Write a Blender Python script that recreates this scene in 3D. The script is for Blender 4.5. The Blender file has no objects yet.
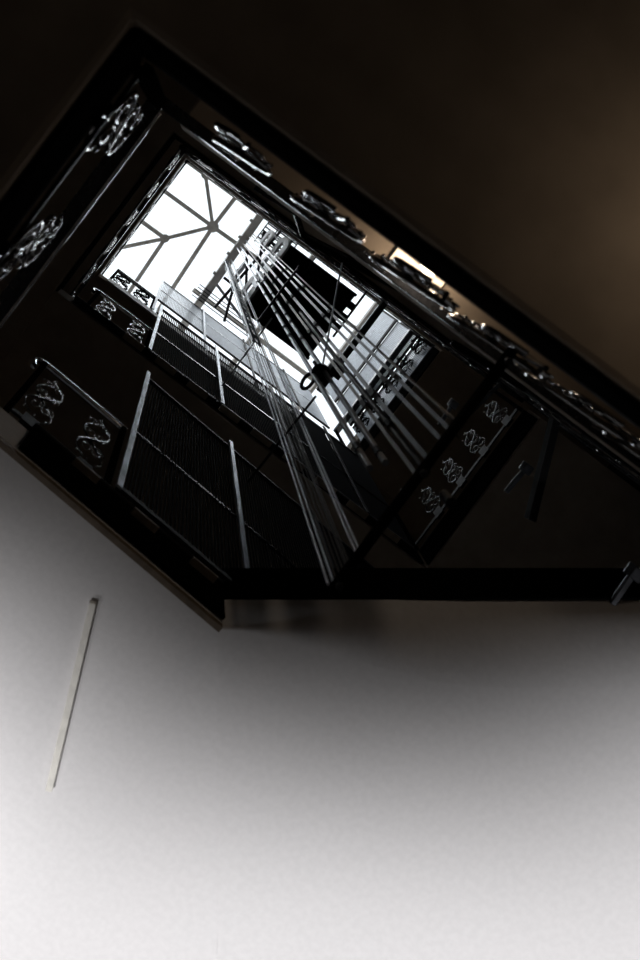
import bpy, math, random
from mathutils import Vector, Matrix
random.seed(7)
S = bpy.context.scene
COL = S.collection
F = 640.0                 # focal length in pixels
ZX, ZY = 198.0, 183.0     # where the zenith falls in the frame
H0 = 1.5                  # eye height above the floor

# ------------------------------------------------------------------ helpers
def P(x, y, z):           # plan position (x along the lift front, y across the well), z above the eye
    return Vector((x, y, z + H0))
def W(px, py, z):         # the plan point seen at a photo pixel, at a height z above the eye
    dx, dy = px - ZX, py - ZY
    return P((.8*dx + .6*dy)*z/F, (-.6*dx + .8*dy)*z/F, z)
def UV(u, v, z):
    return P(u*z/F, v*z/F, z)

class MB:
    def __init__(s): s.v = []; s.f = []; s.sm = []
    def add(s, vs, fs, smooth=False):
        n = len(s.v); s.v += [tuple(v) for v in vs]
        for f in fs: s.f.append([i+n for i in f]); s.sm.append(smooth)
        return s
    def box(s, a, b):
        x0, y0, z0 = a; x1, y1, z1 = b
        vs = [(x0,y0,z0),(x1,y0,z0),(x1,y1,z0),(x0,y1,z0),(x0,y0,z1),(x1,y0,z1),(x1,y1,z1),(x0,y1,z1)]
        return s.add(vs, [(0,3,2,1),(4,5,6,7),(0,1,5,4),(1,2,6,5),(2,3,7,6),(3,0,4,7)])
    def bar(s, a, b, w, h, up=(0,0,1)):     # rectangular bar from a to b
        a, b = Vector(a), Vector(b); d = (b-a).normalized(); up = Vector(up)
        if abs(d.dot(up)) > .98: up = Vector((1,0,0))
        sd = d.cross(up).normalized(); up = sd.cross(d).normalized()
        vs = []
        for c in (a, b):
            for i, j in ((-1,-1),(1,-1),(1,1),(-1,1)): vs.append(c + sd*(i*w/2) + up*(j*h/2))
        return s.add(vs, [(0,1,2,3),(7,6,5,4),(0,4,5,1),(1,5,6,2),(2,6,7,3),(3,7,4,0)])
    def tube(s, pts, r, n=8, caps=True):
        pts = [Vector(p) for p in pts]; m = len(pts)
        rs = r if isinstance(r, (list, tuple)) else [r]*m
        vs = []; prev = None
        for i, p in enumerate(pts):
            d = (pts[min(i+1,m-1)] - pts[max(i-1,0)]).normalized()
            if prev is None:
                prev = d.orthogonal().normalized()
            a = (prev - d*prev.dot(d)); a = a.normalized() if a.length > 1e-6 else d.orthogonal().normalized()
            prev = a; b = d.cross(a)
            for k in range(n):
                t = 2*math.pi*k/n; vs.append(p + (a*math.cos(t) + b*math.sin(t))*rs[i])
        fs = []
        for i in range(m-1):
            for k in range(n):
                k2 = (k+1) % n; fs.append((i*n+k, i*n+k2, (i+1)*n+k2, (i+1)*n+k))
        s.add(vs, fs, True)
        if caps: s.add(vs[:n], [tuple(reversed(range(n)))]); s.add(vs[-n:], [tuple(range(n))])
        return s
    def ball(s, c, r, sc=(1,1,1), nu=14, nv=9):
        c = Vector(c); vs = []; fs = []
        for j in range(nv+1):
            th = math.pi*j/nv
            for i in range(nu):
                ph = 2*math.pi*i/nu
                vs.append(c + Vector((r*sc[0]*math.sin(th)*math.cos(ph), r*sc[1]*math.sin(th)*math.sin(ph), r*sc[2]*math.cos(th))))
        for j in range(nv):
            for i in range(nu):
                i2 = (i+1) % nu; fs.append((j*nu+i, (j+1)*nu+i, (j+1)*nu+i2, j*nu+i2))
        return s.add(vs, fs, True)
    def prism(s, poly, z0, z1):             # plan polygon (x, y), heights above the eye
        n = len(poly)
        area = sum(poly[i][0]*poly[(i+1)%n][1]-poly[(i+1)%n][0]*poly[i][1] for i in range(n))
        if area < 0: poly = list(reversed(poly))
        vs = [P(x,y,z0) for x,y in poly] + [P(x,y,z1) for x,y in poly]
        fs = [tuple(reversed(range(n))), tuple(range(n,2*n))]
        for i in range(n): j = (i+1)%n; fs.append((i,j,n+j,n+i))
        return s.add(vs, fs)
    def data(s, name, mat):
        me = bpy.data.meshes.new(name); me.from_pydata(s.v, [], s.f); me.update()
        me.polygons.foreach_set('use_smooth', s.sm); me.materials.append(mat)
        return me
    def build(s, name, mat, parent=None, bevel=0):
        return link(name, s.data(name, mat), parent, bevel)
def link(name, me, parent=None, bevel=0, loc=None):
    o = bpy.data.objects.new(name, me); COL.objects.link(o)
    if parent: o.parent = parent
    if loc is not None: o.location = loc
    if bevel:
        m = o.modifiers.new('bevel', 'BEVEL'); m.width = bevel; m.segments = 2; m.limit_method = 'ANGLE'
    return o
def tag(o, label, cat, group=None, kind=None):
    o['label'] = label; o['category'] = cat
    if group: o['group'] = group
    if kind: o['kind'] = kind
    return o
def thing(name, label, cat, group=None):
    o = bpy.data.objects.new(name, None); COL.objects.link(o); o.empty_display_size = .1
    return tag(o, label, cat, group)
def struct(name, mb, mat, label, cat, bevel=0):
    o = mb.build(name, mat, None, bevel); tag(o, label, cat, kind='structure'); return o

# ------------------------------------------------------------------ materials
def mat(name, col, rough=.5, metal=0, noise=0, scale=12, bump=0, spec=.5, stretch=(1,1,1), col2=None):
    m = bpy.data.materials.new(name); m.use_nodes = True
    nt = m.node_tree; b = nt.nodes['Principled BSDF']
    b.inputs['Base Color'].default_value = (*col, 1); b.inputs['Roughness'].default_value = rough
    b.inputs['Metallic'].default_value = metal; b.inputs['Specular IOR Level'].default_value = spec
    if noise or bump:
        tc = nt.nodes.new('ShaderNodeTexCoord'); mp = nt.nodes.new('ShaderNodeMapping')
        mp.inputs['Scale'].default_value = stretch
        n = nt.nodes.new('ShaderNodeTexNoise'); n.inputs['Scale'].default_value = scale; n.inputs['Detail'].default_value = 6
        nt.links.new(tc.outputs['Object'], mp.inputs['Vector']); nt.links.new(mp.outputs['Vector'], n.inputs['Vector'])
        if noise:
            r = nt.nodes.new('ShaderNodeValToRGB')
            c2 = col2 or tuple(max(0, c*(1-noise)) for c in col)
            r.color_ramp.elements[0].position = .35; r.color_ramp.elements[0].color = (*c2, 1)
            r.color_ramp.elements[1].position = .65; r.color_ramp.elements[1].color = (*col, 1)
            nt.links.new(n.outputs['Fac'], r.inputs['Fac']); nt.links.new(r.outputs['Color'], b.inputs['Base Color'])
        if bump:
            bp = nt.nodes.new('ShaderNodeBump'); bp.inputs['Strength'].default_value = bump; bp.inputs['Distance'].default_value = .01
            nt.links.new(n.outputs['Fac'], bp.inputs['Height']); nt.links.new(bp.outputs['Normal'], b.inputs['Normal'])
    return m
def emit(name, col, st):
    m = bpy.data.materials.new(name); m.use_nodes = True; nt = m.node_tree
    b = nt.nodes['Principled BSDF']; b.inputs['Base Color'].default_value = (*col, 1)
    b.inputs['Emission Color'].default_value = (*col, 1); b.inputs['Emission Strength'].default_value = st
    return m
IRON = mat('black_painted_iron', (.009,.009,.011), .6, 0, .3, 18, .06, .14)
MATT = mat('matt_black_plate', (.004,.004,.004), .95, 0, .3, 14, .05, .0)
IRONG = mat('glossy_black_iron', (.016,.017,.02), .24, 0, .3, 30, .12, .5)
RAILP = mat('polished_iron_handrail', (.78,.8,.84), .13, 1.0, .25, 30, .08, .5)
SCROLL = mat('cast_iron_scroll', (.02,.021,.025), .2, 0, .3, 40, .1, 1.0)
SCROLL.node_tree.nodes['Principled BSDF'].inputs['Coat Weight'].default_value = .8
SCROLL.node_tree.nodes['Principled BSDF'].inputs['Coat Roughness'].default_value = .12
POST = mat('worn_steel_post', (.62,.67,.72), .4, .75, .55, 26, .2, .5, (1,1,.25))
STEEL = mat('galvanised_steel', (.36,.38,.41), .45, .45, .3, 22, .1)
RAILM = mat('machined_rail_steel', (.06,.063,.072), .34, .8, .4, 14, .1, .5, (1,1,.15))
OILY = mat('oily_brown_steel', (.07,.055,.04), .42, .7, .5, 14, .15, .5, (1,1,.1))
ROPE = mat('wire_rope_steel', (.5,.52,.56), .4, .7, .4, 60, .3, .5, (1,1,3))
TRUSS = mat('grey_truss_paint', (.62,.59,.55), .6, 0, .25, 9, .1, .3)
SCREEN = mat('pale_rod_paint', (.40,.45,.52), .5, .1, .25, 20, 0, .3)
BLACK = mat('matt_black_underside', (.004,.004,.005), .9, 0, 0, 10, 0, .1)
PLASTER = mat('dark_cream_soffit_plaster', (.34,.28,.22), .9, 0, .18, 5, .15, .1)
WALLP = mat('brown_wall_plaster', (.06,.05,.04), .95, 0, .2, 4, .1, .1)
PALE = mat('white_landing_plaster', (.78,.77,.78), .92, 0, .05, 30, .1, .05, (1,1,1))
TAN = mat('tan_wooden_trim', (.24,.19,.14), .6, 0, .3, 14, .1, .3)
FLOORM = mat('dark_tile_floor', (.06,.05,.045), .5, 0, .4, 6, .1)

def glass():
    m = bpy.data.materials.new('skylight_glass'); m.use_nodes = True; nt = m.node_tree
    nt.nodes.clear(); o = nt.nodes.new('ShaderNodeOutputMaterial')
    t = nt.nodes.new('ShaderNodeBsdfTransparent'); t.inputs['Color'].default_value = (.96,.975,.985,1)
    g = nt.nodes.new('ShaderNodeBsdfGlossy'); g.inputs['Roughness'].default_value = .05
    mx = nt.nodes.new('ShaderNodeMixShader'); mx.inputs[0].default_value = .05
    nt.links.new(t.outputs[0], mx.inputs[1]); nt.links.new(g.outputs[0], mx.inputs[2]); nt.links.new(mx.outputs[0], o.inputs[0])
    return m
GLASS = glass()

# ------------------------------------------------------------------ shell of the building
XL, XR, YT, YB, ZTOP = -4.0, 7.0, -4.0, 5.2, 15.0
b = MB().box((XL,YT,-.2), (XR,YB,0));                       struct('floor', b, FLOORM, 'dark tiled floor at the bottom of the light well', 'floor')
b = MB().box((XL-.3,YT-.3,0), (XL,YB+.3,ZTOP+H0));          struct('wall_left', b, WALLP, 'brown plaster wall behind the left galleries', 'wall')
b = MB().box((XR,YT-.3,0), (XR+.3,YB+.3,ZTOP+H0));          struct('wall_right', b, WALLP, 'brown plaster wall behind the right end galleries', 'wall')
b = MB().box((XL,YT-.3,0), (XR,YT,ZTOP+H0));                struct('wall_near', b, WALLP, 'brown plaster wall behind the upper galleries', 'wall')
b = MB().box((XL,YB,0), (XR,YB+.3,ZTOP+H0));                struct('wall_far', b, WALLP, 'brown plaster wall behind the lift landing galleries', 'wall')

# roof round the skylight opening
SX0, SX1, SY0, SY1 = -.9, 6.6, -.75, 4.8
b = MB()
zt = ZTOP
for a in (((XL,YT),(SX0,YB)), ((SX1,YT),(XR,YB)), ((SX0,YT),(SX1,SY0)), ((SX0,SY1),(SX1,YB))):
    b.box((a[0][0],a[0][1],zt+H0), (a[1][0],a[1][1],zt+.25+H0))
struct('ceiling', b, WALLP, 'dark roof deck framing the skylight opening', 'ceiling')
b = MB().box((SX0,SY0,zt+.08+H0), (SX1,SY1,zt+.12+H0))
struct('window_1', b, GLASS, 'bright glazed skylight over the light well', 'skylight')

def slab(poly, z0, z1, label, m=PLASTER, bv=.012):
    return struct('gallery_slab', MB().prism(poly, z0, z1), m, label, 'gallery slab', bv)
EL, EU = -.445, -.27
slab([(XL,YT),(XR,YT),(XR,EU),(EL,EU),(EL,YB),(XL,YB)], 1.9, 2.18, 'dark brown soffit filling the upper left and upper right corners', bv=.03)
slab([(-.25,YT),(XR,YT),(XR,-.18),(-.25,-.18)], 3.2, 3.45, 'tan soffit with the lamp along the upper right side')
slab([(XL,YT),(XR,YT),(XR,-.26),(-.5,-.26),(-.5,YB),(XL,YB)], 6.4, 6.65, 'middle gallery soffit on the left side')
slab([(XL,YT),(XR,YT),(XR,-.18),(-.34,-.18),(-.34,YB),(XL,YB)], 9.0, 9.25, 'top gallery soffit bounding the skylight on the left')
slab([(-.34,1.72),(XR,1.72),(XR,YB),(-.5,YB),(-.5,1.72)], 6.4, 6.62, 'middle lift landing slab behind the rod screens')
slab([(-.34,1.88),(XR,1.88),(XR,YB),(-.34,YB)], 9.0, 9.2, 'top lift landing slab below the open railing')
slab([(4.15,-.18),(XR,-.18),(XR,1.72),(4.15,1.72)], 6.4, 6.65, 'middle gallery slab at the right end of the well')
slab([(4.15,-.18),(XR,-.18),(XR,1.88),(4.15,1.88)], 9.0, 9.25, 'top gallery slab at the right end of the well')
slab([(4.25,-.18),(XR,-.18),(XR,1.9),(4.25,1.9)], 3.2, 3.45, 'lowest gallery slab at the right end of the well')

BOUNCE = mat('pale_bounce_surface', (.74,.72,.69), .6, 0, .12, 3, 0, .3)  # added out of view to bounce daylight up onto the roof steel
for i, (poly, z, lb) in enumerate((([(XL,YT),(XR,YT),(XR,-.3),(-.46,-.3),(-.46,YB),(XL,YB)], 9.25, 'unseen bounce surface on the top left gallery'),
        ([(-.3,1.98),(XR,1.98),(XR,YB),(-.3,YB)], 9.2, 'unseen bounce surface on the top lift landing'), ([(4.3,-.18),(XR,-.18),(XR,1.88),(4.3,1.88)], 9.25, 'unseen bounce surface on the top right gallery'))):
    struct('floor', MB().prism(poly, z, z+.02), BOUNCE, lb, 'floor')

# first lift landing: its edge runs a little askew, and an added landing with a rounded nose leaves it at the lower right
A = W(-60,386.3,3.2); B = W(222,624.7,3.2); d1 = (B-A).normalized()
C = A + d1*7.0
n1 = Vector((-d1.y, d1.x, 0))
e = Vector((.8,-.6,0)); n = Vector((.6,.8,0))
NOSE_Y, RAD = 632.0, .30
Q2 = B + n*.40; Q3 = Q2 + e*4.6
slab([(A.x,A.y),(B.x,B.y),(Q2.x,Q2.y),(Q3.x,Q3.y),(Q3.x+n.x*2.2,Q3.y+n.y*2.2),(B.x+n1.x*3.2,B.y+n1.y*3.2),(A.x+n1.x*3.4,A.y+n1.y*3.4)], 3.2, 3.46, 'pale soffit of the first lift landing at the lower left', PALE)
# added landing: invented to carry the white fade, its rounded nose easing it to dark
P0 = W(217, 627, 3.2)
L = 5.0; secs = []
for q in (0, .15, .35, .6, .85, 1.1, 1.35, L):
    f = min(1, q/1.35); f = f*f*(3-2*f); r = .012 + (RAD-.012)*f
    prof = [(3.2,0)] + [(r - r*math.sin(math.pi/2*k/14), r - r*math.cos(math.pi/2*k/14)) for k in range(15)] + [(0,.34),(3.2,.34)]
    secs.append([P0 + e*q + n*o + Vector((0,0,h-.004)) for o, h in prof])
b = MB(); m_ = len(secs[0]); vs = [v for sec in secs for v in sec]; sm = []; fl = []
for q in range(len(secs)-1):
    for i in range(m_):
        j = (i+1) % m_
        (sm if 1 <= i <= 14 else fl).append((q*m_+i, (q+1)*m_+i, (q+1)*m_+j, q*m_+j))
b.add(vs, sm, True); b.add(vs, fl); b.add(secs[0], [tuple(range(m_))]); b.add(secs[-1], [tuple(reversed(range(m_)))])
kb = MB().bar(P0 + n*(-.006) + Vector((0,0,.34)), P0 + e*L + n*(-.006) + Vector((0,0,.34)), .012, .26)  # added plate, masks the sky light on the rim of the landing
struct('rim_mask', kb, MATT, 'added dark plate masking the skylit rim of the added landing', 'trim')
struct('added_landing', b, PALE, 'added pale plaster landing that carries the white fade at the bottom', 'landing')
tr = MB().bar(A + n1*.012 + Vector((0,0,-.012)), B + n1*.012 + Vector((0,0,-.012)), .03, .03)
struct('trim_1', tr, TAN, 'tan trim along the edge of the first lift landing', 'trim')

# ------------------------------------------------------------------ cast iron scroll ornament (faces y, height h, width w)
def scroll_mb(w, h, r):
    b = MB()
    for sg in (-1, 1):
        pts = []; rr = []
        for k in range(37):
            t = k/36
            x = sg*w*.5*math.sin(t*math.pi*2.0+.25)*(1-.25*t)
            pts.append((x, .012*sg, h*(t-.5))); rr.append(r*(.75+.5*math.sin(math.pi*t)))
        b.tube(pts, rr, 6)
    for zc, s in ((-.27,1), (.05,.85), (.33,.7)):
        for sg in (-1, 1):
            pts = []
            for k in range(19):                       # spiral curls
                a = k/18*math.pi*2.6; q = w*.24*s*(1-k/24)
                pts.append((sg*(w*.2 + q*math.cos(a)), -.015, h*zc + q*math.sin(a)))
            b.tube(pts, r*.62, 5)
    for sg in (-1,1):                                 # leaves
        for zc in (-.42,-.15,.2,.42):
            b.ball((sg*w*.36, 0, h*zc), r*1.3, (1.4,.5,.9), 8, 5)
    b.ball((0,-.01,0), r*2.2, (1,.6,1), 10, 6)
    b.tube([(0,0,-h*.62),(0,0,-h*.44)], r, 6); b.tube([(0,0,h*.42),(0,0,h*.62)], r, 6)
    return b
SC_S = scroll_mb(.22, .40, .006).data('scroll_ornament', SCROLL)
SC_D = scroll_mb(.28, .40, .0105).data('scroll_ornament', MATT)
SC_M = scroll_mb(.22, .40, .006).data('scroll_ornament', IRONG)
SC_L = scroll_mb(.29, .42, .012).data('scroll_ornament', SCROLL)

def railing(label, a, b_, z0, z1, spacing, scroll, sz0, sz1, rail=(.05,.035), start=.2, volute=False, group='gallery railings', rh=.42, top=IRONG, screens_from=None, brackets=True, ends=True):
    """a, b_: plan ends; z0 floor of the slab, z1 handrail height, scrolls centred between sz0 and sz1"""
    t = thing('gallery_railing', label, 'railing', group)
    a = Vector((*a,0)); b_ = Vector((*b_,0)); d = b_-a; Ln = d.length; d.normalize(); ang = math.atan2(d.y, d.x)
    at = lambda s, z: P(a.x+d.x*s, a.y+d.y*s, z)
    if volute:
        pts = []
        inn = Vector((d.y, -d.x, 0))
        for k in range(12):
            q = k/11; pts.append(at(-.03 + .10*q*q - .04*math.sin(q*math.pi), z1 - .16*(1-q)**1.6))
        pts += [at(s, z1) for s in (.14, .3, Ln)]
        MB().tube(pts, rail[0]*.7, 16).build('handrail', RAILP, t)
    else:
        MB().bar(at(0,z1), at(Ln,z1), rail[0], rail[1]).build('handrail', top, t, .006)
    if brackets: MB().bar(at(0,z0+.06), at(Ln,z0+.06), .016, .03).build('bottom_rail', IRON, t)
    if ends:
        for s in (.02, Ln-.02):
            MB().bar(at(s,z0), at(s,z1), .04, .04).build('newel_post', MATT, t, .004)
    s = start; zc = (sz0+sz1)/2; hsc = (sz1-sz0)/rh
    while s < Ln-.1:
        o = link('scroll_ornament', scroll, t, 0, at(s, zc)); o.rotation_euler = (0,0,ang); o.scale = (1,1,hsc)
        if brackets:
            MB().bar(at(s,z0+.02), at(s,sz0-.02), .03, .10, d).build('bracket', IRON, t)
        s += spacing
    return t

def fascia(label, a, b_, z0, z1, gap=None):
    t = thing('fascia_plate', label, 'fascia', 'iron fascias along the gallery edges')
    a = Vector((*a,0)); b_ = Vector((*b_,0)); d = (b_-a).normalized()
    MB().bar(P(a.x,a.y,(z0+z1)/2), P(b_.x,b_.y,(z0+z1)/2), .02, z1-z0).build('plate', MATT, t)
    MB().tube([P(a.x,a.y,z1), P(b_.x,b_.y,z1)], .018, 6).build('roll_moulding', IRON, t)
    return t

# lowest gallery, left and upper right
fascia('black fascia under the big blurred scrolls at the upper left', (EL+.015,EU), (EL+.015,2.6), 1.93, 2.24)
fascia('black fascia crossing the whole upper right below the brown soffit', (EL,EU+.015), (6.0,EU+.015), 1.93, 2.24)
railing('near black railing with big blurred scrolls at the upper left', (-.40,EU+.06), (-.40,2.6), 2.22, 3.12, .60, SC_L, 2.24, 2.95, (.085,.05), .22)
railing('near black railing with big scrolls along the top right edge', (-.40,EU+.06), (2.6,EU+.06), 2.22, 3.12, .43, SC_L, 2.30, 2.98, (.06,.05), .46, brackets=False)
MB().tube([P(-.352,EU+.11,3.10), P(-.352,2.6,3.10)], .011, 10).build('edge_highlight', RAILP, bpy.data.objects['gallery_railing'])  # bright tube added to draw the highlight along the handrail edge
# second railing on the upper right, with the tan soffit behind
t = thing('gate_railing', 'black sloping gate rail ending in a kink above the lift car', 'railing', 'gallery railings')
p = [W(255,187,4.3), W(296,213,4.3), W(303,235,4.15), W(348,258,4.1), W(392,282,4.0), W(450,325,4.0)]
MB().tube(p, .022, 8).build('handrail', IRONG, t)
MB().tube([q+Vector((0,.02,-.2)) for q in p[2:]], .018, 8).build('lower_rail', MATT, t)
for q in p[2:]: MB().bar(q, q+Vector((0,.02,-.5)), .022, .022).build('stanchion', MATT, t)
t = railing('low black rail with small scrolls above the right corner', (2.05,-.175), (4.15,-.175), 3.46, 4.4, .43, SC_S, 3.7, 4.15, (.035,.03), .2)

# middle and top galleries, left and upper right
fascia('thin black fascia of the middle left gallery', (-.485,-.26), (-.485,2.6), 6.42, 6.72)
railing('middle left railing of small scrolls beside the skylight edge', (-.37,-.22), (-.37,3.0), 6.7, 7.75, .39, SC_S, 6.95, 7.45, (.05,.04), .2)
fascia('thin black fascia of the middle upper right gallery', (-.485,-.245), (5.0,-.245), 6.42, 6.72)
railing('middle upper right railing of small scrolls near the skylight corner', (-.37,-.215), (4.1,-.215), 6.7, 7.75, .39, SC_S, 6.95, 7.45, (.05,.04), .3)
railing('topmost left railing edging the skylight glass', (-.345,-.17), (-.345,3.2), 9.25, 10.1, .5, SC_S, 9.4, 9.8, (.03,.025), .4)
railing('topmost upper right railing edging the skylight glass', (-.33,-.185), (4.15,-.185), 9.25, 10.1, .5, SC_S, 9.4, 9.8, (.03,.025), .4)

# lift landing side: three railings
a1 = W(43,362,4.38); b1 = W(232,520,4.38); dd = (b1-a1).normalized(); b1 = a1 + dd*(.62-a1.x)/dd.x
railing('lowest lift landing railing with a pale curled handrail at left', (a1.x,a1.y), (b1.x,b1.y), 3.48, 4.38, .39, SC_S, 3.62, 4.22, (.03,.03), .16, True)
railing('middle lift landing railing with a curled handrail and two scrolls', (-.18,1.72), (.62,1.72), 6.63, 7.5, .415, SC_S, 6.70, 7.42, (.032,.03), .2, True)
railing('top lift landing railing standing against the white sky', (-.2,1.88), (.57,1.88), 9.21, 10.2, .375, SC_D, 9.30, 10.12, (.06,.05), .17)
fascia('black fascia of the lowest lift landing', (A.x+d1.x*.5,A.y+d1.y*.5-.02), (B.x,B.y-.02), 3.22, 3.5)
fascia('black fascia of the middle lift landing', (-.3,1.70), (4.1,1.70), 6.42, 6.62)
t = thing('fascia_plate', 'pale grey fascia of the top lift landing under white sky', 'fascia', 'iron fascias along the gallery edges')
MB().bar(P(-.2,1.865,9.1), P(4.1,1.865,9.1), .02, .2).build('plate', TRUSS, t)
for z0, z1, x, w_ in ((3.22,3.45,4.24,'lowest'), (6.42,6.65,4.14,'middle'), (9.02,9.25,4.14,'top')):
    fascia(f'black fascia of the {w_} gallery at the right end', (x,1.85 if z0 > 7 or z0 < 5 else 1.68), (x,-.15), z0, z1)
# tan soffit panels that show between the landing brackets
for k in range(3):
    s0 = .78 + k*.41
    c = A + d1*s0
    q = c - n1*.045 + Vector((0,0,.22))
    tag(MB().bar(q, q + d1*.17, .05, .012).build('soffit_panel', TAN), 'tan panel let into the dark lowest landing edge', 'panel', 'tan panels along the lowest landing edge')
for k in range(9):
    x0 = .32 + k*.40
    q = P(x0, 1.66, 6.41)
    tag(MB().bar(q, q + Vector((.24,0,0)), .07, .012).build('soffit_panel', TAN), 'tan panel let into the dark middle landing edge', 'panel', 'tan panels along the middle landing edge')

# right end railings, across the well
railing('lowest railing at the dark right end of the well', (4.05,-.15), (4.05,1.85), 3.46, 4.4, .4, SC_M, 3.66, 4.10, (.035,.03), .2)
railing('middle railing at the dark right end behind the guide rails', (4.1,-.15), (4.1,1.7), 6.65, 7.45, .4, SC_M, 6.8, 7.2, (.035,.03), .2)
railing('top right end railing with scrolls against the bright screens', (4.1,-.16), (4.1,1.85), 9.25, 10.1, .36, SC_D, 9.36, 9.86, (.09,.06), .12, brackets=False)

# ------------------------------------------------------------------ rod screens
def screen(label, a, b_, z0, z1, m, spacing=.028, rw=.010, mid=None, post=POST, pz=None, pw=.04, group='rod screens in front of the lift', rails=(0,1), tw=.035):
    t = thing('rod_screen', label, 'screen', group)
    a = Vector((*a,0)); b_ = Vector((*b_,0)); d = b_-a; Ln = d.length; d.normalize()
    at = lambda s, z: P(a.x+d.x*s, a.y+d.y*s, z)
    pz = pz or (z0, z1)
    nrm = Vector((d.y,-d.x,0))
    MB().bar(at(0,pz[0])+nrm*.03, at(0,pz[1])+nrm*.03, .018, pw, d).build('post', post, t, .003)
    for i in rails:
        z = (z0,z1)[i]; MB().bar(at(0,z), at(Ln,z), .03, tw).build('rail', IRON, t)
    if mid:
        for z in mid: MB().bar(at(0,z), at(Ln,z), .02, .022).build('mid_rail', IRONG, t)
    g = MB(); s = spacing
    while s < Ln:
        g.bar(at(s,z0), at(s,z1), rw, rw, d); s += spacing
    g.build('rod_grille', m, t)
    return t
ORD = ['leftmost', 'second', 'third', 'rightmost']
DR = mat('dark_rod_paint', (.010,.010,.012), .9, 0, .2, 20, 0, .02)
for k in range(4):
    x0, x1 = .65+.94*k, .65+.94*(k+1) if k < 3 else 4.1
    y0 = (A + d1*((x0-A.x)/d1.x)).y - .03; y1 = (A + d1*((x1-A.x)/d1.x)).y - .03
    screen(f'dark rod screen on the lowest lift landing, {ORD[k]} of its four', (x0,y0), (x1,y1), 3.56, 5.55, DR, mid=(4.38,), pz=(3.5,5.62), post=POST if k < 2 else IRON)
    screen(f'dark rod screen on the middle lift landing, {ORD[k]} of its four', (x0-.02,1.70), (x1-.02,1.70), 6.66, 8.86, DR, mid=(7.5,), pz=(6.6,8.95), post=POST if k < 2 else IRON)
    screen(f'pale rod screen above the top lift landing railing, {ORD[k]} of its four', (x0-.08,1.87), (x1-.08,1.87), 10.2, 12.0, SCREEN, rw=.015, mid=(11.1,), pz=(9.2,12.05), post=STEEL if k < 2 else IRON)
    screen(f'black rod guard below the top railing, {ORD[k]} of its four', (x0-.02,1.93), (x1-.02,1.93), 9.3, 9.6, DR, rw=.014, pz=(8.95,9.7), post=POST if k < 2 else IRON, group='rod guards on the top landing')
RG = 'pale screens at the right end of the top gallery'
for k, (y0, y1) in enumerate(((-.16,.42),(.42,1.0),(1.0,1.6))):
    w = ('nearest the upper wall','in the middle','nearest the lift landing')[k]
    screen(f'tall bluish rod screen at the right end {w}', (4.14,y0), (4.14,y1), 11.0, 12.0, SCREEN, rw=.0245, post=IRON, group=RG, tw=.07)
    screen(f'pale grey rod screen above the right end railing {w}', (4.16,y0), (4.16,y1), 9.95, 10.9, SCREEN, rw=.0235, post=IRON, group=RG)
    screen(f'short pale screen behind the right end scrolls {w}', (4.2,y0), (4.2,y1), 9.38, 9.9, SCREEN, rw=.021, post=IRON, group=RG)
# soffit bar standing in for the lit upright of the lower lift screen
t = thing('upright_stand_in', 'slim cream batten standing in for the lit upright at lower left', 'strip')
MB().bar(W(49,790,3.185), W(93,602,3.185), .035, .02).build('flat_bar', mat('cream_painted_bar', (.9,.88,.82), .6, 0, .15, 20, .2), t, .003)

# ------------------------------------------------------------------ lift car
CX0, CX1, CY0, CY1, CZ = 1.50, 2.57, -.085, 1.0, 8.5
BRK = mat('light_grey_bracket_paint', (.80,.81,.83), .55, 0, .15, 20, .1)
car = thing('lift_car', 'black lift car seen from underneath below the skylight', 'lift car')
MB().box(P(CX0,CY0,CZ), P(CX1,CY1,CZ+.12)).build('platform', BLACK, car, .01)
for y in (CY0+.02, CY1-.02):
    MB().bar(P(CX0,y,CZ-.02), P(CX1,y,CZ-.02), .04, .05).build('edge_channel', BLACK, car)
for x in (CX0+.03, CX1-.03):
    for y in (CY0+.03, CY1-.03):
        MB().bar(P(x,y,CZ+.1), P(x,y,CZ+2.1), .03, .03).build('corner_post', IRON, car)
MB().box(P(CX1-.28,CY0,CZ+1.95), P(CX1,CY1,CZ+2.05)).build('roof_panel', BLACK, car)
for s in (.12, .3, .46): MB().box(P(CX1-.01,CY0+s,CZ-.02), P(CX1+.07,CY0+s+.1,CZ+.06)).build('door_bracket', BLACK, car)
MB().box(P(CX0+.2,.36,CZ-.10), P(CX1-.05,.44,CZ-.002)).build('sling_beam', BLACK, car)
def slotted(x, y1, zc, ln, hz):
    """upright plate facing -x, long across the car side, with a slot open at its +y end: a U on its side"""
    b = MB(); out = []; inn = []; N = 12
    for ring, r, c in ((out, hz/2, .10), (inn, hz*.15, .10)):
        ring.append((y1, zc-r))
        for k in range(N+1):
            a = math.pi - math.pi*k/N; ring.append((y1 - (ln-c) - r*.25*math.sin(a) , zc + r*math.cos(a)))
        ring.append((y1, zc+r))
    m = len(out); th = .025
    vs = [P(x,y,z) for y,z in out]+[P(x,y,z) for y,z in inn]+[P(x+th,y,z) for y,z in out]+[P(x+th,y,z) for y,z in inn]
    fs = [(0,m,3*m,2*m), (m-1,3*m-1,4*m-1,2*m-1)]
    for i in range(m-1):
        j = i+1
        fs += [(i,m+i,m+j,j), (2*m+i,2*m+j,3*m+j,3*m+i), (i,j,2*m+j,2*m+i), (m+i,3*m+i,3*m+j,m+j)]
    return b.add(vs, fs)
for y1 in (.88, .21):
    slotted(CX0-.05, y1, CZ+.42, .33, .95).build('guide_bracket', BRK, car, .006)
slotted(CX0-.13, .16, CZ+1.5, .27, .8).build('guide_bracket', BRK, car, .006)
MB().bar(P(CX0-.01,-.02,CZ+.06), P(CX0-.01,.95,CZ+.06), .05, .06).build('carrying_frame', STEEL, car, .005)
for y in (.2,.33,.46,.6): MB().box(P(CX0-.06,y,CZ-.06), P(CX0-.03,y+.07,CZ+.5)).build('guide_shoe', STEEL, car, .005)

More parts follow.
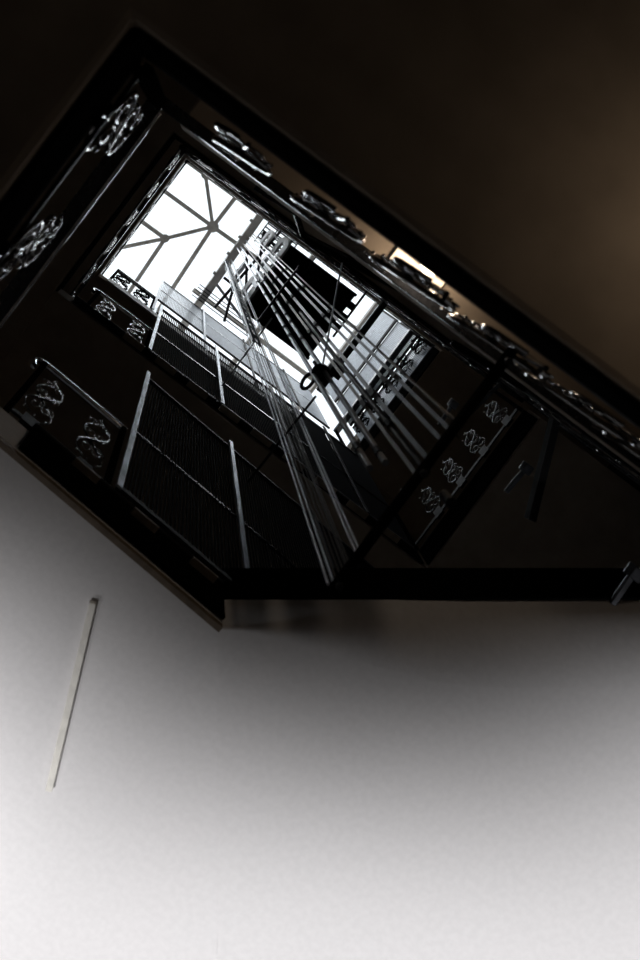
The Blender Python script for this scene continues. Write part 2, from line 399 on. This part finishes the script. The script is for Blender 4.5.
# ------------------------------------------------------------------ guide rails, pipes and ropes
def vert(name, label, cat, group, x, y, z0, z1, kind, m, **k):
    t = thing(name, label, cat, group)
    if kind == 'pipe':
        MB().tube([P(x,y,z0), P(x,y,z1)], k.get('r',.025), 10).build('pipe', m, t)
        for z in k.get('clamps', ()):
            MB().tube([P(x,y,z-.03), P(x,y,z+.03)], k.get('r',.025)*1.3, 10).build('collar', IRON, t)
    else:
        w = k.get('w',.06)
        MB().bar(P(x,y,z0), P(x,y,z1), .007, w, (0,1,0)).build('flange', m, t)
        MB().bar(P(x+.014,y,z0), P(x+.014,y,z1), .02, .006, (0,1,0)).build('web', OILY, t)
        for z in k.get('clamps', ()):
            MB().box(P(x-.012,y-w*.7,z-.04), P(x+.03,y+w*.7,z+.04)).build('clip', IRON, t)
    return t
PIPE = mat('pale_grey_pipe', (.28,.30,.33), .32, .5, .3, 14, .1, .5)
GR = 'guide rails beside the lift car'
cl = [3.3,4.9,6.1,7.3]
vert('guide_pipe', 'bright grey guide pipe ending at a fitting, left of the pair', 'pipe', GR, 1.345, .545, 2.79, 12.2, 'pipe', PIPE, r=.0155, clamps=(3.0,5.2,5.5,6.1,6.5,7.1,8.0))
vert('guide_pipe', 'bright grey guide pipe ending at a fitting, right of the pair', 'pipe', GR, 1.385, .485, 2.79, 12.2, 'pipe', PIPE, r=.0155, clamps=(2.9,5.0,5.6,5.9,6.6,7.0,7.9))
vert('guide_rail', 'dark tee guide rail just right of the pipe pair', 'rail', GR, 1.37, .40, 2.515, 12.2, 'tee', OILY, w=.018, clamps=cl)
vert('guide_rail', 'pale edged guide rail passing under the middle of the car', 'rail', GR, 1.37, .325, 2.515, 12.2, 'tee', RAILM, w=.022, clamps=cl)
vert('guide_rail', 'heavy guide rail of the right bundle, inner one', 'rail', GR, 1.38, .235, 2.515, 12.2, 'tee', RAILM, w=.018, clamps=cl)
vert('guide_rail', 'heavy guide rail of the right bundle, outer one', 'rail', GR, 1.40, .185, 2.515, 12.2, 'tee', RAILM, w=.018, clamps=cl)
vert('conduit', 'thin conduit strapped to the outer right guide rail', 'conduit', GR, 1.40, .145, 2.515, 12.0, 'pipe', OILY, r=.008, clamps=(2.6,3.2,5.0))
vert('guide_pipe', 'brown pipe running low beside the right guide rails', 'pipe', GR, 1.40, .37, 2.515, 5.6, 'pipe', OILY, r=.016, clamps=(2.3,3.0))
# counterweight rail: light grey lattice
t = thing('counterweight_rail', 'light grey lattice mast left of the lift car', 'mast')
for dx in (-.035,.035): MB().bar(P(1.32+dx,.86,5.9), P(1.32+dx,.86,12.3), .016, .03).build('chord', STEEL, t)
g = MB()
for k in range(40):
    z = 5.9+.16*k; s = 1 if k%2 else -1
    g.bar(P(1.32-.035*s,.86,z), P(1.32+.035*s,.86,z+.16), .012, .012)
g.build('lacing', STEEL, t)
rp = [(1.355,.955),(1.365,.935),(1.36,.915),(1.375,.90),(1.385,.885),(1.39,.87),(1.37,.85),(1.365,.835),(1.385,.80),(1.39,.785)]
for i, (x, y) in enumerate(rp):
    tag(MB().tube([P(x,y,2.515), P(x,y,12.4)], .0038 if i not in (0,1,8,9) else .0062, 6).build('hoist_rope', ROPE if i in (0,1,8,9) else OILY),
        'steel hoist rope in the slanting bundle left of the guide rails', 'rope', 'hoist ropes of the lift')
# cross ties between the rails
def tie(label, x, y0, y1, z, w=.05, h=.06, m=IRON):
    t = thing('cross_tie', label, 'tie', 'cross ties of the guide rails')
    MB().bar(P(x,y0,z), P(x,y1,z), w, h).build('bar', m, t, .004)
    for y in (y0+.05, (y0+y1)/2, y1-.05): MB().tube([P(x,y,z-h/2-.012), P(x,y,z-h/2)], .016, 6).build('bolt', RAILM, t)
    return t
tie('lowest dark tie carrying the feet of the guide rails and ropes', 1.375, -.22, .97, 2.5, .03, .035, MATT)
tie('thin dark tie crossing the guide rails near the car', 1.31, .05, .75, 6.4, .022, .03)
t = thing('tie_beam', 'thick black beam slanting from upper right down to the round weight', 'beam')
MB().bar(P(2.42,-.18,7.0), P(2.42,1.03,7.0), .06, .06).build('beam', IRON, t, .006)
MB().box(P(2.36,.66,6.93), P(2.50,.80,7.06)).build('clamp', IRON, t)
# governor weight
t = thing('governor_weight', 'round black weight hanging where the rails cross', 'weight')
g = W(321,373,4.15)
MB().ball(g, .062, (1,1,.7), 20, 12).build('weight', BLACK, t)
MB().tube([g, g+Vector((0,0,.25))], .012, 8).build('shackle', IRON, t)
MB().tube([g+Vector((.03*math.cos(a)-.02,.10+.06*math.sin(a),.05)) for a in [k/16*2*math.pi for k in range(17)]], .012, 8).build('ring', IRON, t)
def rod(name, label, a, b_, r, m=RAILM, group='thin brace rods'):
    tag(MB().tube([a,b_], r, 8).build(name, m), label, 'rod', group)
rod('brace_rod', 'bright thin rod rising from the round weight past the car', g+Vector((0,-.02,.03)), W(342,263,5.2), .007, STEEL)
rod('brace_rod', 'thin rod from the car corner down to the pale screens', W(272,318,6.26), W(222,386,6.26), .009, STEEL)
rod('brace_rod', 'dark rod from the round weight down left across the ropes', W(316,396,3.97), W(248,482,3.97), .008, IRON)
rod('brace_rod', 'thin dark rod crossing the black car underside', W(316,257,6.8), W(262,330,6.8), .006, IRON)
rod('brace_rod', 'thin upright rod in front of the sky right of the car', W(367,291,8.4), W(333,337,8.4), .016, IRON)
# machinery fittings on the dark right wall
def fit(label, a, b_, z, hook=True):
    t = thing('wall_bracket', label, 'bracket', 'steel brackets on the dark right side')
    a = W(*a,z); b2 = W(*b_,z)
    MB().bar(a, b2, .03, .02).build('arm', RAILM, t, .003)
    if hook: MB().box(b2-Vector((.035,.035,.03)), b2+Vector((.035,.035,.02))).build('head', RAILM, t, .006)
fit('small steel bracket with square head, uppermost on the dark right', (439,425), (453,404), 5.6)
fit('small steel bracket with square head, middle one on the dark right', (506,492), (526,468), 4.6)
fit('steel bracket with square head at the right edge of the picture', (612,604), (634,572), 3.4)
fit('long plain steel bar beside the scrolls on the dark right', (446,437), (501,383), 5.6, False)
fit('short steel bar low between the guide rails', (402,492), (416,478), 4.0, False)
MB_ = MB().bar(W(556,415,4.2), W(530,520,4.0), .05, .05)
tag(MB_.build('brace_strut', IRON), 'dark strut dropping from the right corner rail', 'strut')

# ------------------------------------------------------------------ roof steel
sk = thing('skylight_truss', 'grey hipped steel truss under the white skylight glass', 'truss')
def mem(p, q, z0=13.4, z1=13.4, w=.085, h=.12, name='rafter', r=TRUSS, par=sk):
    MB().bar(UV(*p,z0), UV(*q,z1), w, h).build(name, r, par, .006)
Hh = (38,26); N1 = (1,-11); h2 = (7,64)
mem((-60,27), Hh, 13.4, 13.6); mem(Hh, (312,19), 13.6, 13.6, name='ridge')
mem(Hh, N1, 13.6, 13.4, .075); mem(N1, (-30,-42), 13.4, 13.2, .075); mem(Hh, h2, 13.6, 13.4, .075); mem(h2, (-30,106), 13.4, 13.2, .075)
mem((39,-40), Hh, 13.4, 13.6); mem(Hh, (50,210), 13.6, 13.4)
mem(h2, (14,200), name='purlin'); mem((-60,65), h2, name='purlin'); mem((-60,-10), (70,-12), name='purlin')
mem((136,-40), (136,210), name='rafter', w=.10); mem((60,88), (312,88), name='purlin', w=.09); mem((215,-40), (215,210), name='rafter', w=.07)
MB().tube([UV(*Hh,13.5), UV(*Hh,13.65)], .13, 12).build('node_plate', TRUSS, sk)
MB().tube([UV(*N1,13.3), UV(*N1,13.45)], .09, 12).build('node_plate', TRUSS, sk)
MB().tube([UV(*h2,13.3), UV(*h2,13.45)], .09, 12).build('node_plate', TRUSS, sk)
for v in (27, 65, -10): MB().bar(UV(-59,v,13.35), P(-59*13.35/F, v*13.35/F, 14.98), .07, .07).build('post', TRUSS, sk)
bm_ = thing('roof_beam', 'broad grey beam crossing the skylight beside the lift ropes', 'beam')
MB().bar(UV(69,-30,12.4), UV(76,190,12.4), .15, .2).build('beam', TRUSS, bm_, .008)
for v in (-2, 18, 38, 62):
    q = UV(69+.032*(v+30)-4.6, v, 12.3); MB().box(q-Vector((.03,.03,.05)), q+Vector((.03,.03,.05))).build('cleat', TRUSS, bm_)
sf = thing('sheave_frame', 'dark braced frame of the lift sheaves under the skylight', 'frame')
for p, q in (((82,0),(118,10)),((80,25),(120,32)),((82,0),(104,40)),((80,25),(112,70)),((78,60),(118,62)),((95,-12),(88,90)),((84,45),(104,95)),((110,-12),(108,40))):
    MB().bar(UV(*p,11.6), UV(*q,11.2), .045, .06).build('strut', IRON, sf)
for p in ((86,42),(100,22)):
    q = UV(*p,11.4); MB().tube([q-Vector((.03,0,0)), q+Vector((.03,0,0))], .13, 20).build('sheave', STEEL, sf)
MB().bar(UV(76,70,11.6), UV(124,84,11.4), .05, .05).build('strut', STEEL, sf)
lv = thing('louvre_panel', 'slatted louvre of dark bars against the sky beside the beam', 'louvre')
for k in range(7):
    v = -14 + k*4.2; MB().bar(UV(80,v,12.0), UV(116,v,12.0), .028, .03).build('slat', IRON, lv)
for u in (80, 92, 104, 116): MB().bar(UV(u,-15,12.02), UV(u,13,12.02), .02, .03).build('stile', IRON, lv)
for u in (82, 114): MB().bar(UV(u,-15,12.0), P(u*12/F,-.80,15.02), .02, .02).build('hanger', IRON, lv)
for k in range(5):
    v = 80 + k*3.2
    tag(MB().tube([UV(62,v,12.28), UV(132,v,12.28)], .009, 6).build('overhead_wire', IRON), 'thin dark wire stretched across the sky below the beam', 'wire', 'parallel overhead wires')

# ------------------------------------------------------------------ lamp on the tan soffit
lp = thing('ceiling_lamp', 'glowing lamp panel on the tan soffit behind scrollwork', 'lamp')
c0 = W(423,268,3.12)
MB().box(P(.98,-.37,3.19), P(1.29,-.235,3.199)).build('housing', IRON, lp)
MB().box(P(.99,-.36,3.183), P(1.28,-.245,3.192)).build('diffuser', emit('warm_diffuser', (.86,.72,.56), .70), lp)
MB().ball(W(428,269,3.10), .03, (1.5,.9,.9), 14, 9).build('bulb', emit('lamp_bulb', (1,.9,.75), 4), lp)

# ------------------------------------------------------------------ light
w = bpy.data.worlds.new('World'); S.world = w; w.use_nodes = True
bg = w.node_tree.nodes['Background']; bg.inputs[0].default_value = (.93,.965,1,1); bg.inputs[1].default_value = 1.5
def lamp(kind, name, loc, energy, col=(1,1,1), target=None, **k):
    l = bpy.data.lights.new(name, kind); l.energy = energy; l.color = col
    for a_, v_ in k.items(): setattr(l, a_, v_)
    o = bpy.data.objects.new(name, l); COL.objects.link(o); o.location = loc
    if target is not None: o.rotation_euler = (Vector(target)-Vector(loc)).to_track_quat('-Z','Y').to_euler()
    return o
sun = lamp('SUN', 'daylight', P(2,1,20), 6.0, (.95,.975,1), P(2.0,1.0,0), angle=math.radians(70))
lamp('POINT', 'soffit_lamp_light', P(1.13,-.30,2.98), 4.0, (1,.80,.60), shadow_soft_size=.04)
lamp('POINT', 'gallery_lamp_right', W(715,230,1.9)-Vector((0,0,.42)), 1.7, (1,.80,.60), shadow_soft_size=.08)
lamp('POINT', 'fill_light_left', W(60,-180,1.9)-Vector((0,0,.9)), .4, (1,.86,.7), shadow_soft_size=.08)  # added fill with no known source, lifts the dark upper left soffit
# added spots, out of view, that wash the soffits into a white fade
def up(px, py, dz, ang, tx, ty, energy):
    q = W(px,py,3.2) - Vector((0,0,dz))
    lamp('SPOT', 'added_fade_spot', q, energy, (1,.985,.985), W(px+tx,py+ty,3.2), spot_size=math.radians(ang), spot_blend=1.0, shadow_soft_size=.06)
for a_ in ((-200,850,3.0,95,0,120,405.7), (800,950,3.0,95,0,120,348.1), (300,950,2.0,120,0,120,139.5), (-200,850,1.2,150,0,-150,25.0), (500,950,1.2,120,0,-150,2.6)):
    up(*a_)

# ------------------------------------------------------------------ camera
cam = bpy.data.cameras.new('camera'); co = bpy.data.objects.new('camera', cam); COL.objects.link(co)
co.location = (0,0,H0)
right = Vector((.8,-.6,0)); upv = Vector((-.6,-.8,0)); back = Vector((0,0,-1))
M = Matrix((right, upv, back)).transposed().to_4x4(); M.translation = co.location
co.matrix_world = M
cam.sensor_fit = 'AUTO'; cam.sensor_width = 36; cam.lens = 36*F/960
cam.shift_x = (320-ZX)/960; cam.shift_y = -(480-ZY)/960
cam.clip_start = .02
cam.dof.use_dof = True; cam.dof.focus_distance = 8.0; cam.dof.aperture_fstop = 24/15.0
S.camera = co
S.view_settings.view_transform = 'Standard'; S.view_settings.look = 'None'; S.view_settings.gamma = 1; S.view_settings.exposure = 0
S.view_settings.use_curve_mapping = False
S.cycles.use_denoising = True
